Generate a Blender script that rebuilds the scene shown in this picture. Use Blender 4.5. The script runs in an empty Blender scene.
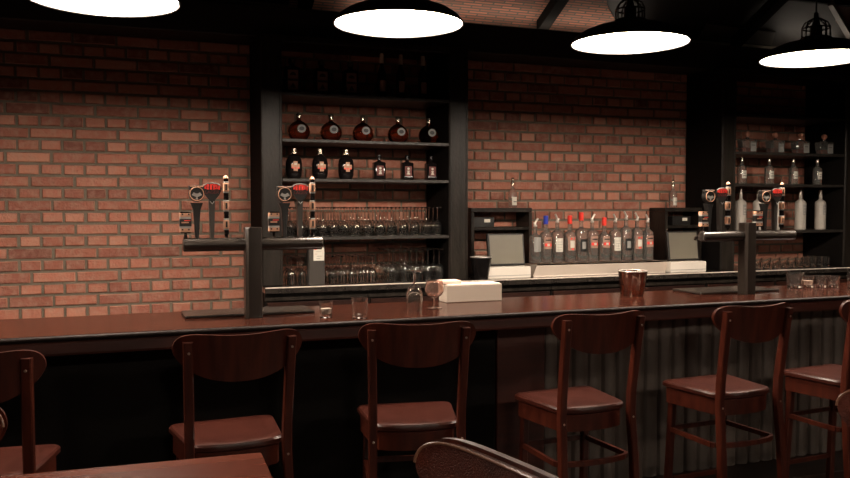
import bpy, bmesh, math, random
from mathutils import Matrix, Vector
random.seed(7)
PI = math.pi
sc = bpy.context.scene
C = sc.collection

# ------------------------------------------------------------------ materials
MATS = {}
def mat(name, col, rough=.5, metal=0., spec=.5, trans=0., ior=1.45, emit=None, es=0., coat=0., noise=None, bump=None, island=None):
    """principled material; noise=(scale, colour2, amount, stretch) mixes colours; bump=(scale, strength, stretch)"""
    if name in MATS: return MATS[name]
    m = bpy.data.materials.new(name); m.use_nodes = True
    nt = m.node_tree; N = nt.nodes; L = nt.links
    b = N['Principled BSDF']
    b.inputs['Base Color'].default_value = (*col, 1)
    b.inputs['Roughness'].default_value = rough
    b.inputs['Metallic'].default_value = metal
    b.inputs['Specular IOR Level'].default_value = spec
    b.inputs['Transmission Weight'].default_value = trans
    b.inputs['IOR'].default_value = ior
    b.inputs['Coat Weight'].default_value = coat
    b.inputs['Coat Roughness'].default_value = .15
    if emit:
        b.inputs['Emission Color'].default_value = (*emit, 1); b.inputs['Emission Strength'].default_value = es
    tc = N.new('ShaderNodeTexCoord')
    def tex(scale, stretch, detail=4):
        mp = N.new('ShaderNodeMapping'); mp.inputs['Scale'].default_value = stretch
        L.new(tc.outputs['Object'], mp.inputs['Vector'])
        n = N.new('ShaderNodeTexNoise'); n.inputs['Scale'].default_value = scale; n.inputs['Detail'].default_value = detail
        L.new(mp.outputs['Vector'], n.inputs['Vector']); return n
    if noise:
        s, c2, amt, st = noise
        n = tex(s, st)
        r = N.new('ShaderNodeMapRange'); r.inputs['From Min'].default_value = .35; r.inputs['From Max'].default_value = .65
        r.inputs['To Max'].default_value = amt
        L.new(n.outputs['Fac'], r.inputs['Value'])
        mx = N.new('ShaderNodeMix'); mx.data_type = 'RGBA'
        mx.inputs['A'].default_value = (*col, 1); mx.inputs['B'].default_value = (*c2, 1)
        L.new(r.outputs['Result'], mx.inputs['Factor']); L.new(mx.outputs['Result'], b.inputs['Base Color'])
    if bump:
        s, k, st = bump
        n = tex(s, st, 6)
        bp = N.new('ShaderNodeBump'); bp.inputs['Strength'].default_value = k; bp.inputs['Distance'].default_value = .004
        L.new(n.outputs['Fac'], bp.inputs['Height']); L.new(bp.outputs['Normal'], b.inputs['Normal'])
    MATS[name] = m
    return m

def brick_mat():
    m = bpy.data.materials.new('brick_faces'); m.use_nodes = True
    nt = m.node_tree; N = nt.nodes; L = nt.links; b = N['Principled BSDF']
    b.inputs['Roughness'].default_value = .8
    g = N.new('ShaderNodeNewGeometry'); tc = N.new('ShaderNodeTexCoord')
    cr = N.new('ShaderNodeValToRGB'); cr.color_ramp.interpolation = 'LINEAR'
    els = cr.color_ramp.elements
    els[0].position = 0; els[0].color = (.15, .046, .030, 1)
    els[1].position = 1; els[1].color = (.46, .20, .13, 1)
    for p, c in ((.10, (.25, .083, .054)), (.45, (.325, .115, .072)), (.85, (.40, .150, .096))):
        e = els.new(p); e.color = (*c, 1)
    L.new(g.outputs['Random Per Island'], cr.inputs['Fac'])
    n = N.new('ShaderNodeTexNoise'); n.inputs['Scale'].default_value = 26; n.inputs['Detail'].default_value = 6
    L.new(tc.outputs['Object'], n.inputs['Vector'])
    r = N.new('ShaderNodeMapRange'); r.inputs['From Min'].default_value = .42; r.inputs['From Max'].default_value = .75; r.inputs['To Max'].default_value = .5
    L.new(n.outputs['Fac'], r.inputs['Value'])
    mx = N.new('ShaderNodeMix'); mx.data_type = 'RGBA'; mx.inputs['B'].default_value = (.40, .25, .18, 1)
    L.new(cr.outputs['Color'], mx.inputs['A']); L.new(r.outputs['Result'], mx.inputs['Factor'])
    L.new(mx.outputs['Result'], b.inputs['Base Color'])
    n2 = N.new('ShaderNodeTexNoise'); n2.inputs['Scale'].default_value = 70; n2.inputs['Detail'].default_value = 8
    L.new(tc.outputs['Object'], n2.inputs['Vector'])
    bp = N.new('ShaderNodeBump'); bp.inputs['Strength'].default_value = .6; bp.inputs['Distance'].default_value = .006
    L.new(n2.outputs['Fac'], bp.inputs['Height']); L.new(bp.outputs['Normal'], b.inputs['Normal'])
    MATS['brick'] = m
    return m
BRICK = brick_mat()
MORTAR = mat('mortar', (.17, .145, .11), .95, noise=(18, (.14, .118, .088), .8, (1, 1, 1)), bump=(90, .8, (1, 1, 1)))

def thin_brick_mat():
    m = bpy.data.materials.new('thin_brick_lining'); m.use_nodes = True
    nt = m.node_tree; N = nt.nodes; L = nt.links; b = N['Principled BSDF']; b.inputs['Roughness'].default_value = .9
    tc = N.new('ShaderNodeTexCoord'); br = N.new('ShaderNodeTexBrick')
    br.inputs['Color1'].default_value = (.36, .13, .08, 1); br.inputs['Color2'].default_value = (.19, .08, .055, 1)
    br.inputs['Mortar'].default_value = (.085, .072, .058, 1); br.inputs['Scale'].default_value = 1
    br.inputs['Brick Width'].default_value = .16; br.inputs['Row Height'].default_value = .028; br.inputs['Mortar Size'].default_value = .007
    L.new(tc.outputs['Object'], br.inputs['Vector']); L.new(br.outputs['Color'], b.inputs['Base Color'])
    return m
THINB = thin_brick_mat()

WOOD = mat('mahogany', (.050, .0100, .0048), .30, spec=.35, noise=(5, (.024, .0046, .0025), 1, (8, 8, 1)), bump=(40, .05, (6, 6, 1)), coat=.1)
BARTOP = mat('bar_top_wood', (.032, .0080, .0040), .18, spec=.4, noise=(3, (.018, .0045, .0026), 1, (.6, 6, 6)))
BARNOSE = mat('bar_nosing', (.009, .0055, .0045), .5, spec=.12)
APRON = mat('bar_apron_wood', (.058, .0125, .0065), .42, noise=(4, (.03, .0065, .0035), 1, (.5, 6, 6)))
BLACKP = mat('black_paint', (.0055, .0042, .0034), .75, spec=.1, noise=(6, (.005, .004, .0035), 1, (1, 1, 1)))
FLUTE = mat('dark_grey_fluting', (.085, .069, .058), .4)
CABM = mat('worn_black_cabinet', (.009, .007, .0055),   .36, spec=.25, noise=(9, (.030, .024, .019), .55, (3, 3, .35)), bump=(60, .4, (1, 1, .4)))
SHELFM = mat('dark_shelf', (.024, .020, .017), .4)
STONE = mat('counter_stone', (.03, .025, .021), .2, noise=(30, (.018, .015, .013), 1, (1, 1, 1)), coat=.3)
DARKW = mat('base_cabinet_wood', (.022, .007, .004), .65, spec=.15, noise=(4, (.012, .004, .003), 1, (1, 1, 8)))
GUN = mat('gunmetal', (.03, .024, .020), .22, spec=.7, metal=.25)
COLM = mat('tower_column_metal', (.022, .0165, .013), .3, spec=.3)
TRAYM = mat('tray_metal', (.022, .017, .014), .25, spec=.3)
SATIN = mat('satin_chrome', (.78, .72, .65), .33, metal=.7)
EDGE = mat('edge_highlight', (.72, .62, .53), .35)
STEEL = mat('brushed_steel', (.55, .49, .43), .28, metal=1)
CHROME = mat('chrome', (.75, .7, .65), .08, metal=1)
BLACKM = mat('black_gloss', (.006, .005, .005), .15)
BLACKR = mat('black_plastic', (.009, .008, .007), .4)
LEATHER = mat('brown_leather', (.029, .0068, .0040), .30, spec=.3, noise=(14, (.023, .0052, .0032), 1, (1, 1, 1)), bump=(220, .25, (1, 1, 1)))
PEBBLE = mat('pebbled_leather', (.105, .023, .0125), .36, spec=.2, noise=(10, (.05, .013, .009), 1, (1, 1, 1)), bump=(330, 1., (1, 1, 1)))
PIPING = mat('leather_piping', (.16, .075, .045), .3)
SCREW = mat('screw_metal', (.5, .45, .4), .3, metal=1)
WHITE = mat('white_plastic', (.72, .66, .58), .4)
CARD = mat('cream_card', (.33, .275, .225), .7)
PINK = mat('blush_card', (.62, .43, .36), .6)
PAPER = mat('label_paper', (.62, .58, .5), .6)
PAPERG = mat('grey_label', (.28, .27, .25), .6)
TAN = mat('tan_print', (.50, .26, .16), .5)
RED = mat('red_print', (.85, .05, .035), .45)
DRED = mat('dark_red_print', (.12, .018, .012), .5)
BLUE = mat('blue_cap', (.035, .055, .42), .45)
GLASS = mat('clear_glass', (.96, .94, .9), .0, trans=.993, ior=1.5)
BGLASS = mat('bottle_glass_clear', (.66, .63, .58), .07, trans=.90, ior=1.36)
AMBER = mat('amber_glass', (.42, .10, .035), .03, trans=1, ior=1.4)
DAMBER = mat('dark_spirit_glass', (.10, .018, .01), .04, trans=.9, ior=1.4)
LIQ = mat('amber_liquid', (.22, .03, .012), .1, trans=.3, ior=1.34)
DGLASS = mat('black_bottle_glass', (.008, .006, .006), .06)
FROST = mat('frosted_white_bottle', (.42, .38, .33), .35)
COPPER = mat('copper_tin', (.42, .27, .21), .18, metal=1)
CORK = mat('cork_ball', (.48, .2, .13), .6)
SILVER = mat('silver_cap', (.5, .45, .36), .25, metal=1)
SCREEN = mat('screen_face', (.17, .155, .118), .3, noise=(2, (.14, .125, .10), 1, (1, 1, 1)))
GREYBOX = mat('grey_metal_box', (.055, .048, .042), .35, metal=.2)
SHADE = mat('lamp_enamel_black', (.01, .009, .008), .35)
GLOW = mat('lamp_glow', (.9, .85, .78), .5, emit=(1, .84, .69), es=58)
ADDED_GLOW = mat('added_strip_glow', (.9, .85, .78), .5, emit=(1, .84, .68), es=8.0)  # emission of the strips added to brighten the roof lining
CEIL = mat('roof_boards', (.012, .009, .0075), .6, noise=(3, (.007, .005, .004), 1, (.3, 6, 1)))
BEAMM = mat('beam_dark', (.009, .0075, .0065), .55, noise=(4, (.014, .011, .009), 1, (.3, 3, 3)))
RAFT = mat('rafter_dark', (.005, .004, .0035), .8, spec=.1)
RAFTL = mat('grey_rafter', (.09, .075, .065), .5)
REDPANEL = mat('rust_roof_panel', (.09, .025, .014), .7, noise=(6, (.05, .014, .009), 1, (1, 1, 1)))
FLOORM = mat('floor_boards', (.035, .018, .012), .4, noise=(2, (.02, .01, .007), 1, (.4, 5, 1)))
WALLM = mat('plain_dark_wall', (.05, .03, .022), .8, noise=(3, (.035, .02, .015), 1, (1, 1, 1)))

# ------------------------------------------------------------------ mesh builder
class MB:
    def __init__(s):
        s.bm = bmesh.new(); s.mats = []; s.M = Matrix.Identity(4)
    def mi(s, m):
        if m not in s.mats: s.mats.append(m)
        return s.mats.index(m)
    def loft(s, rings, m, c0=True, c1=True, closed=True):
        i = s.mi(m); V = []
        for r in rings:
            V.append([s.bm.verts.new(s.M @ Vector(p)) for p in r])
        n = len(V[0])
        for a, b in zip(V, V[1:]):
            for k in range(n if closed else n-1):
                f = s.bm.faces.new((a[k], a[(k+1) % n], b[(k+1) % n], b[k])); f.material_index = i
        if c0 and closed: s.bm.faces.new(V[0][::-1]).material_index = i
        if c1 and closed: s.bm.faces.new(V[-1]).material_index = i
        return V
    def box(s, x0, x1, y0, y1, z0, z1, m, b=.003):
        b = min(b, (x1-x0)/2.2, (y1-y0)/2.2, (z1-z0)/2.2)
        def ring(z, e):
            X0, X1, Y0, Y1 = x0+e, x1-e, y0+e, y1-e; c = b*.6
            return [(X0+c, Y0, z), (X1-c, Y0, z), (X1, Y0+c, z), (X1, Y1-c, z), (X1-c, Y1, z), (X0+c, Y1, z), (X0, Y1-c, z), (X0, Y0+c, z)]
        s.loft([ring(z0, b*.6), ring(z0+b, 0), ring(z1-b, 0), ring(z1, b*.6)], m)
    def prism(s, pts, z0, z1, m, b=0.):
        """outline pts (x,y) extruded in z, small chamfer b towards the centroid"""
        cx = sum(p[0] for p in pts)/len(pts); cy = sum(p[1] for p in pts)/len(pts)
        def ring(z, e):
            out = []
            for x, y in pts:
                d = math.hypot(x-cx, y-cy) or 1
                out.append((x-(x-cx)/d*e, y-(y-cy)/d*e, z))
            return out
        if b: s.loft([ring(z0, b), ring(z0+b, 0), ring(z1-b, 0), ring(z1, b)], m)
        else: s.loft([ring(z0, 0), ring(z1, 0)], m)
    def plate(s, pts, y0, y1, m):
        """outline pts (x,z) in a vertical plane, thickness y0..y1"""
        s.loft([[(x, y0, z) for x, z in pts], [(x, y1, z) for x, z in pts]], m)
    def lathe(s, prof, m, n=20, c=(0, 0, 0), sx=1, sy=1, c0=True, c1=True):
        s.loft([[(c[0]+r*sx*math.cos(2*PI*k/n), c[1]+r*sy*math.sin(2*PI*k/n), c[2]+z) for k in range(n)] for r, z in prof], m, c0, c1)
    def tube(s, pts, r, m, n=10, closed=False):
        P = [Vector(p) for p in pts]; R = r if isinstance(r, (list, tuple)) else [r]*len(P)
        rings = []; up = None
        for i, p in enumerate(P):
            a = P[i-1] if (i or closed) else p; b = P[(i+1) % len(P)] if (i < len(P)-1 or closed) else p
            t = (b-a).normalized()
            if up is None:
                up = Vector((0, 0, 1)) if abs(t.z) < .9 else Vector((1, 0, 0))
            u = (up - t*up.dot(t)).normalized(); v = t.cross(u); up = u
            rings.append([tuple(p+u*R[i]*math.cos(2*PI*k/n)+v*R[i]*math.sin(2*PI*k/n)) for k in range(n)])
        if closed: rings.append(rings[0])
        s.loft(rings, m, not closed, not closed)
    def beam(s, pts, w, d, m):
        """rectangular bar through pts, w along x, d along y (mostly vertical bars)"""
        rings = []
        for (x, y, z) in pts:
            c = .004
            rings.append([(x-w/2+c, y-d/2, z), (x+w/2-c, y-d/2, z), (x+w/2, y-d/2+c, z), (x+w/2, y+d/2-c, z), (x+w/2-c, y+d/2, z), (x-w/2+c, y+d/2, z), (x-w/2, y+d/2-c, z), (x-w/2, y-d/2+c, z)])
        s.loft(rings, m)
    def build(s, name, parent=None, loc=None, flat=False):
        bmesh.ops.remove_doubles(s.bm, verts=s.bm.verts, dist=1e-6)
        bmesh.ops.recalc_face_normals(s.bm, faces=s.bm.faces)
        me = bpy.data.meshes.new(name)
        for f in s.bm.faces: f.smooth = not flat
        s.bm.to_mesh(me); s.bm.free()
        for m in s.mats: me.materials.append(m)
        if not flat: me.set_sharp_from_angle(angle=math.radians(29))
        o = bpy.data.objects.new(name, me); C.objects.link(o)
        if parent: o.parent = parent
        if loc: o.location = loc
        return o

def tag(o, label=None, cat=None, group=None, kind=None):
    if label: o['label'] = label
    if cat: o['category'] = cat
    if group: o['group'] = group
    if kind: o['kind'] = kind
    return o
def thing(name, label, cat, loc=(0, 0, 0), rz=0, group=None):
    o = bpy.data.objects.new(name, None); C.objects.link(o); o.empty_display_size = .05
    o.location = loc; o.rotation_euler = (0, 0, rz)
    return tag(o, label, cat, group)
def dup(root, loc, rz=None, label=None, group=None):
    r = root.copy(); C.objects.link(r); r.location = loc
    if rz is not None: r.rotation_euler = (0, 0, rz)
    if label: r['label'] = label
    if group: r['group'] = group
    for ch in list(root.children):
        c = ch.copy(); C.objects.link(c); c.parent = r
        for g in list(ch.children):
            d = g.copy(); C.objects.link(d); d.parent = c
    return r
def struct(mb, name, parent=None):
    o = mb.build(name, parent); o['kind'] = 'structure'; return o
def text_into(mb, txt, size, M, m, depth=.0004):
    cu = bpy.data.curves.new('t', 'FONT'); cu.body = txt; cu.size = size; cu.align_x = 'CENTER'; cu.align_y = 'CENTER'; cu.extrude = depth
    ob = bpy.data.objects.new('t', cu); C.objects.link(ob)
    dg = bpy.context.evaluated_depsgraph_get(); me = bpy.data.meshes.new_from_object(ob.evaluated_get(dg))
    bpy.data.objects.remove(ob); bpy.data.curves.remove(cu)
    i = mb.mi(m); vs = [mb.bm.verts.new(mb.M @ M @ v.co) for v in me.vertices]
    for p in me.polygons:
        try: mb.bm.faces.new([vs[k] for k in p.vertices]).material_index = i
        except ValueError: pass
    bpy.data.meshes.remove(me)
FRONT = Matrix.Rotation(PI/2, 4, 'X')       # text lying in xy -> standing, facing -y

# ------------------------------------------------------------------ the room
WY = 5.92                                   # face of the brick wall
XL, XR, YF = -2.6, 9.0, -3.2
def make_wall():
    mb = MB(); mb.box(XL, XR, WY+.004, WY+.14, 0, 3.0, MORTAR, .001)
    i = mb.mi(BRICK); rnd = random.Random(3)
    row = 0; ch = .0783
    z_ref = 1.688                            # centre of a stretcher course of kind A
    k0 = -int(z_ref/ch)
    for k in range(k0, 14):
        zc = z_ref+k*ch
        if zc < .03 or zc > 2.66: continue
        stretcher = (k % 2 == 0)
        if stretcher:
            w = .268; off = .047 if (k//2) % 2 == 0 else -.090
        else:
            w = .134; off = -.024
        x = off+math.ceil((XL-off)/w)*w
        while x+w < XR:
            g = .0085
            a = [x+g+rnd.uniform(-.0025, .0025), x+w-g+rnd.uniform(-.0025, .0025)]
            z0 = zc-ch/2+.0085+rnd.uniform(-.0015, .0015); z1 = zc+ch/2-.0085+rnd.uniform(-.0015, .0015)
            yf = WY-.008-rnd.uniform(0, .004)
            e = .004
            j = lambda: rnd.uniform(-.0018, .0018)
            fr = [(a[0]+e+j(), yf, z0+e+j()), (a[1]-e+j(), yf, z0+e+j()), (a[1]-e+j(), yf, z1-e+j()), (a[0]+e+j(), yf, z1-e+j())]
            md = [(a[0], yf+e, z0), (a[1], yf+e, z0), (a[1], yf+e, z1), (a[0], yf+e, z1)]
            bk = [(a[0], WY+.01, z0), (a[1], WY+.01, z0), (a[1], WY+.01, z1), (a[0], WY+.01, z1)]
            mb.loft([bk, md, fr], BRICK, False, True)
            x += w
    return struct(mb, 'wall_back')
make_wall()
mb = MB(); mb.box(XL-.1, XR+.1, YF-.1, WY+.14, -.1, 0, FLOORM, .001); struct(mb, 'floor')
mb = MB(); mb.box(XL-.12, XL, YF, WY+.1, 0, 5.2, WALLM, .001); struct(mb, 'wall_left')
mb = MB(); mb.box(XR, XR+.12, YF, WY+.1, 0, 5.2, WALLM, .001); struct(mb, 'wall_right')
mb = MB(); mb.box(XL, XR, YF-.12, YF, 0, 5.2, WALLM, .001); struct(mb, 'wall_front')
# pitched roof: rises from the wall head towards the room
SL = .52
def rz_(y): return 2.97+SL*(WY-y)
mb = MB()
pts = [(WY+.14, rz_(WY+.14)), (1.9, rz_(1.9)), (YF-.1, rz_(1.9)), (YF-.1, rz_(1.9)+.1), (1.9, rz_(1.9)+.1), (WY+.14, rz_(WY+.14)+.12)]
mb.loft([[(XL-.1, y, z) for y, z in pts], [(XR+.1, y, z) for y, z in pts]], CEIL); struct(mb, 'ceiling')
mb = MB(); mb.box(XL, XR, 5.6, WY-.015, 2.66, 2.87, BEAMM, .006); struct(mb, 'trim_1')
# thin brick lining on the roof slope above the beam (two fields of it)
def slope_panel(poly, name, m, off=.015, th=.012):
    """poly in (x, distance down-slope from the wall head along y)"""
    mb = MB(); a = math.atan(SL)
    # built flat in its own xy plane, then tilted onto the slope
    mb.prism(poly, -th, 0, m)
    o = mb.build(name); o['kind'] = 'structure'
    o.location = (0, WY, rz_(WY)-off); o.rotation_euler = (-a, 0, 0)
    return o
slope_panel([(1.2, 0), (4.02, 0), (3.66, -.34), (3.55, -.5), (1.2, -.5)], 'trim_2', THINB)
slope_panel([(5.95, -.42), (6.5, -.12), (7.2, -.12), (7.2, -.75), (5.6, -.75)], 'trim_3', REDPANEL)
slope_panel([(4.75, -.05), (5.55, -.05), (5.45, -.22), (4.7, -.24)], 'trim_4', mat('grey_roof_panel', (.05, .042, .036), .6))
n_tr = 5
for x in (-.55, 1.30, 3.20, 5.10, 6.3, 8.2):
    mb = MB(); a0 = (x, 5.83, rz_(5.83)-.06); a1 = (x, 2.0, rz_(2.0)-.06)
    mb.loft([[(x-.045, a0[1], a0[2]-.06), (x+.045, a0[1], a0[2]-.06), (x+.045, a0[1], a0[2]+.03), (x-.045, a0[1], a0[2]+.03)],
             [(x-.045, a1[1], a1[2]-.06), (x+.045, a1[1], a1[2]-.06), (x+.045, a1[1], a1[2]+.03), (x-.045, a1[1], a1[2]+.03)]], RAFT)
    struct(mb, 'trim_%d' % n_tr); n_tr += 1
for y, th in ((5.33, .022), (5.22, .014), (4.9, .03), (4.2, .03)):
    mb = MB(); z = rz_(y)-.03; mb.box(XL+.01 if y < 5.1 else 4.25, XR-.01, y-th, y+th, z-th*1.4, z+.012, RAFT, .003); struct(mb, 'trim_%d' % n_tr); n_tr += 1
mb = MB()     # pale diagonal brace on the right
mb.loft([[(5.63, 5.28, 3.245), (5.63, 5.33, 3.245), (5.63, 5.33, 3.20), (5.63, 5.28, 3.20)], [(6.32, 5.68, 3.075), (6.32, 5.74, 3.075), (6.32, 5.74, 3.02), (6.32, 5.68, 3.02)]], RAFTL)
struct(mb, 'trim_%d' % n_tr); n_tr += 1
# unseen glowing strips added on the beam to light the roof lining
cv = thing('added_strip', 'added unseen light strip on the dark beam over the middle brick bay', 'light', (2.9, 5.74, 2.87))
mb = MB(); mb.box(-1.3, 1.2, -.03, .03, 0, .012, BLACKR); mb.build('housing', cv)
mb = MB(); mb.box(-1.28, 1.18, -.02, .02, .0125, .018, ADDED_GLOW, .001); mb.build('diffuser', cv)
cv2 = dup(cv, (6.9, 5.74, 2.87), 0, 'added unseen light strip on the dark beam at the right end')

# ------------------------------------------------------------------ back bar cabinets (open shelving towers)
CY = 5.45; CT = .999
def make_cabinet(loc, label, shelves):
    t = thing('bar_cabinet', label, 'shelving cabinet', loc)
    for x0, x1 in ((0, .139), (1.33, 1.478)):
        mb = MB(); mb.box(x0, x1, .014, WY-.014-CY, 0, 1.655, BLACKP, .003)
        sp = mb.build('side_panel', t)
        mb = MB(); mb.box(x0, x1, 0, .0135, 0, 1.655, CABM, .005)
        mb.box(x0+.006, x0+.018, -.006, .002, .01, 1.6, CABM, .002); mb.box(x1-.018, x1-.006, -.006, .002, .01, 1.6, CABM, .002)
        mb.build('face_stile', sp)
    mb = MB(); mb.box(.1395, 1.3295, .0, .06, 1.611, 1.655, CABM, .005); mb.box(.1395, 1.3295, .06, .45, 1.63, 1.65, CABM, .002); mb.build('header', t)
    for z in shelves:
        mb = MB(); mb.box(.1395, 1.3295, .004, .45, z-.022-CT, z-CT, SHELFM, .003); mb.build('shelf', t)
    return t
S4, S3, S2, S1 = 1.320, 1.712, 1.975, 2.282
cabL = make_cabinet((.924, CY, CT+.001), 'tall black open shelving cabinet with round amber flasks, left of the two', (S1, S2, S3, S4))
cabR = dup(cabL, (4.66, CY, CT+.001), 0, 'tall black open shelving cabinet with four square decanters, right of the two')

# ------------------------------------------------------------------ back counter and its base units
mb = MB(); mb.box(.925, 6.62, 5.35, WY-.014, .958, CT, STONE, .005)
tag(mb.build('back_counter'), 'long dark stone counter with a highlight painted on its shiny edge under the bottles and shelves', 'counter')
bc = bpy.data.objects['back_counter']
mb = MB(); mb.box(.925, 6.62, 5.343, 5.3495, .993, CT+.0012, EDGE, .003); mb.build('highlight_strip', bc)  # pale strip paints the highlight along the counter's front edge
def make_base(loc, label):
    t = thing('base_cabinet', label, 'cabinet', loc)
    mb = MB(); mb.box(0, .706, .03, .5, .08, .956, BLACKP); mb.box(.02, .686, .08, .48, 0, .08, BLACKP)
    mb.box(0, .706, .015, .03, .905, .956, CABM); mb.build('body', t)
    mb = MB(); mb.box(.015, .691, .012, .029, .76, .895, DARKW); d = mb.build('drawer', t)
    mb = MB(); mb.tube([(.30, .012, .845), (.30, -.012, .845), (.41, -.012, .845), (.41, .012, .845)], .005, GUN, 8); mb.build('handle', d)
    for x0, x1, hx in ((.015, .350, .32), (.356, .691, .385)):
        mb = MB(); mb.box(x0, x1, .012, .029, .10, .75, DARKW); d = mb.build('door', t)
        mb = MB(); mb.tube([(hx, .012, .60), (hx, -.012, .60), (hx, -.012, .70), (hx, .012, .70)], .005, GUN, 8); mb.build('handle', d)
    return t
ORD = ['first', 'second', 'third', 'fourth', 'fifth', 'sixth', 'seventh', 'eighth', 'ninth', 'tenth', 'eleventh', 'twelfth', 'thirteenth']
b0 = None
for i in range(8):
    loc = (.93+i*.709, 5.38, 0)
    lab = 'dark red-brown base cabinet under the back counter, %s from the left' % ORD[i]
    if b0 is None: b0 = make_base(loc, lab); b0['group'] = 'base cabinets under the back counter'
    else: dup(b0, loc, 0, lab)

# ------------------------------------------------------------------ hutches on the counter
def make_hutch(loc, w, label):
    t = thing('counter_hutch', label, 'shelf unit', loc)
    for x in (0, w-.026):
        mb = MB(); mb.box(x, x+.026, 0, .22, 0, .480, CABM, .003); mb.build('side_panel', t)
    mb = MB(); mb.box(0, w, 0, .22, .481, .514, CABM, .004); mb.build('top', t)
    mb = MB(); mb.box(.027, w-.027, .002, .21, .345, .368, CABM, .003); mb.build('shelf', t)
    return t
make_hutch((2.53, 5.682, CT+.001), .515, 'low black open shelf unit behind the left till, beside the left cabinet')
make_hutch((4.285, 5.682, CT+.001), .372, 'low black open shelf unit behind the right till, beside the right cabinet')

# ------------------------------------------------------------------ stepped bottle rail
t = thing('bottle_rail', 'long pale steel display step holding the row of clear spirit bottles', 'bottle rail', (2.93, 5.44, CT+.001))
mb = MB()
mb.loft([[(0, 0, 0), (1.18, 0, 0), (1.18, .22, 0), (0, .22, 0)], [(0, .004, .01), (1.18, .004, .01), (1.18, .22, .01), (0, .22, .01)],
         [(.035, .012, .088), (1.225, .012, .088), (1.225, .22, .088), (.035, .22, .088)]], mat('pale_steel', (.50, .42, .35), .45, metal=.35))
mb.build('step', t, flat=True)
mb = MB(); mb.box(.035, 1.225, .010, .018, .085, .094, CHROME, .002); mb.build('lip', t)
RZ = CT+.0895

# ------------------------------------------------------------------ bottle kit
def arc_label(mb, r, z0, z1, ang, m, a0=-PI/2, n=8, off=.0008):
    R = r+off
    for q in range(1):
        ring = lambda z, rr: [(rr*math.cos(a0+(k/n-.5)*ang), rr*math.sin(a0+(k/n-.5)*ang), z) for k in range(n+1)]
        a = ring(z0, R); b = ring(z1, R)
        i = mb.mi(m)
        A = [mb.bm.verts.new(mb.M @ Vector(p)) for p in a]; B = [mb.bm.verts.new(mb.M @ Vector(p)) for p in b]
        for k in range(n): mb.bm.faces.new((A[k], A[k+1], B[k+1], B[k])).material_index = i
def vodka(x, y, z, style, label, cap=None, h=.0, rz=0):
    t = thing('spirit_bottle', label, 'bottle', (x, y, z), rz, 'spirit bottles on the steel step')
    r = .0475
    mb = MB(); mb.lathe([(.04, 0), (r, .006), (r, .226+h), (.042, .238+h), (.022, .250+h), (.0155, .258+h), (.0145, .296+h), (.0165, .298+h), (.0165, .306+h), (.012, .308+h)], BGLASS, 20)
    mb.build('bottle_body', t)
    mb = MB()
    if style == 'white': arc_label(mb, r, .085, .19, 1.35, PAPER); [arc_label(mb, r, .1+k*.02, .103+k*.02, .9, PAPERG, off=.0012) for k in range(4)]
    elif style == 'grey': arc_label(mb, r, .09, .2, 1.3, PAPERG)
    elif style == 'red': arc_label(mb, r, .11, .2, 1.5, TANL); arc_label(mb, r, .130, .152, 1.3, RED, off=.0012); arc_label(mb, r, .133, .149, .45, PAPER, off=.0016); arc_label(mb, r, .172, .182, 1.0, BLACKR, off=.0012)
    elif style == 'round': arc_label(mb, r, .095, .2, 1.5, TANL); arc_label(mb, r, .115, .17, .8, PAPER, off=.0012); arc_label(mb, r, .178, .192, .25, RED, -PI/2-.25, off=.0016); arc_label(mb, r, .178, .192, .25, RED, -PI/2+.3, off=.0016); arc_label(mb, r, .1, .111, .4, RED, off=.0016)
    elif style == 'black': arc_label(mb, r, .085, .18, 1.25, BLACKR); arc_label(mb, r, .105, .16, .7, PAPERG, off=.0012)
    mb.build('label', t)
    z0 = .3085+h
    if cap is not None:
        mb = MB(); mb.lathe([(.017, 0), (.018, .002), (.018, .06), (.015, .064)], cap, 14, (0, 0, z0)); mb.build('cap', t)
    else:
        mb = MB(); s = 1 if (int(x*100) % 2) else -1
        mb.lathe([(.011, 0), (.014, .002), (.014, .010), (.009, .016), (.006, .02)], SATIN, 12, (0, 0, z0))
        mb.tube([(0, 0, z0+.015), (0, 0, z0+.03), (s*.008, -.002, z0+.045), (s*.02, -.004, z0+.064)], [.009, .0085, .008, .0075], SATIN, 10)
        mb.tube([(0, 0, z0+.01), (-s*.011, 0, z0+.024), (-s*.013, 0, z0+.034)], [.0065, .006, .005], SATIN, 8)
        mb.build('pourer', t)
    return t
TANL = mat('tan_bottle_label', (.33, .19, .14), .55)
vod = [(3.01, 'grey', None, -.03, 'grey-labelled clear spirit bottle with a steel pourer, leftmost on the steel step'),
       (3.10, 'red', BLUE, -.01, 'clear spirit bottle with the bright blue cap'),
       (3.20, 'white', None, -.0, 'white-labelled clear spirit bottle just right of the blue-capped one'),
       (3.31, 'round', RED, -.01, 'red-capped spirit bottle with a round white emblem, fourth from the left on the step'),
       (3.412, 'black', RED, .015, 'clear spirit bottle with a red cap and small black label'),
       (3.511, 'red', None, -.0, 'red-striped spirit bottle with a steel pourer between two red-capped bottles'),
       (3.62, 'red', RED, -.025, 'rightmost red-capped clear spirit bottle, with a red-striped label'),
       (3.722, 'white', None, .0, 'white-labelled clear spirit bottle, fourth from the right on the step'),
       (3.822, 'black', None, .02, 'black-labelled clear spirit bottle with a tall steel pourer, third from the right'),
       (3.925, 'round', None, .01, 'clear spirit bottle with a round white emblem and steel pourer, second from the right'),
       (4.026, 'red', None, -.005, 'rightmost spirit bottle on the steel step, red-striped label beside the black shelf unit')]
for x, st, cap, h, lab in vod: vodka(x, 5.565, RZ+.004, st, lab, cap, h)

def lathe_bottle(name, x, y, z, label, cat, prof, m, cap_prof, capm, lab=None, grp=None, sx=1, sy=1, n=22):
    t = thing(name, label, cat, (x, y, z), 0, grp)
    mb = MB(); mb.lathe(prof, m, n, sx=sx, sy=sy); mb.build('bottle_body', t)
    mb = MB(); mb.lathe(cap_prof, capm, 14); mb.build('stopper', t)
    if lab:
        mb = MB(); lab(mb); mb.build('label', t)
    return t
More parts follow.
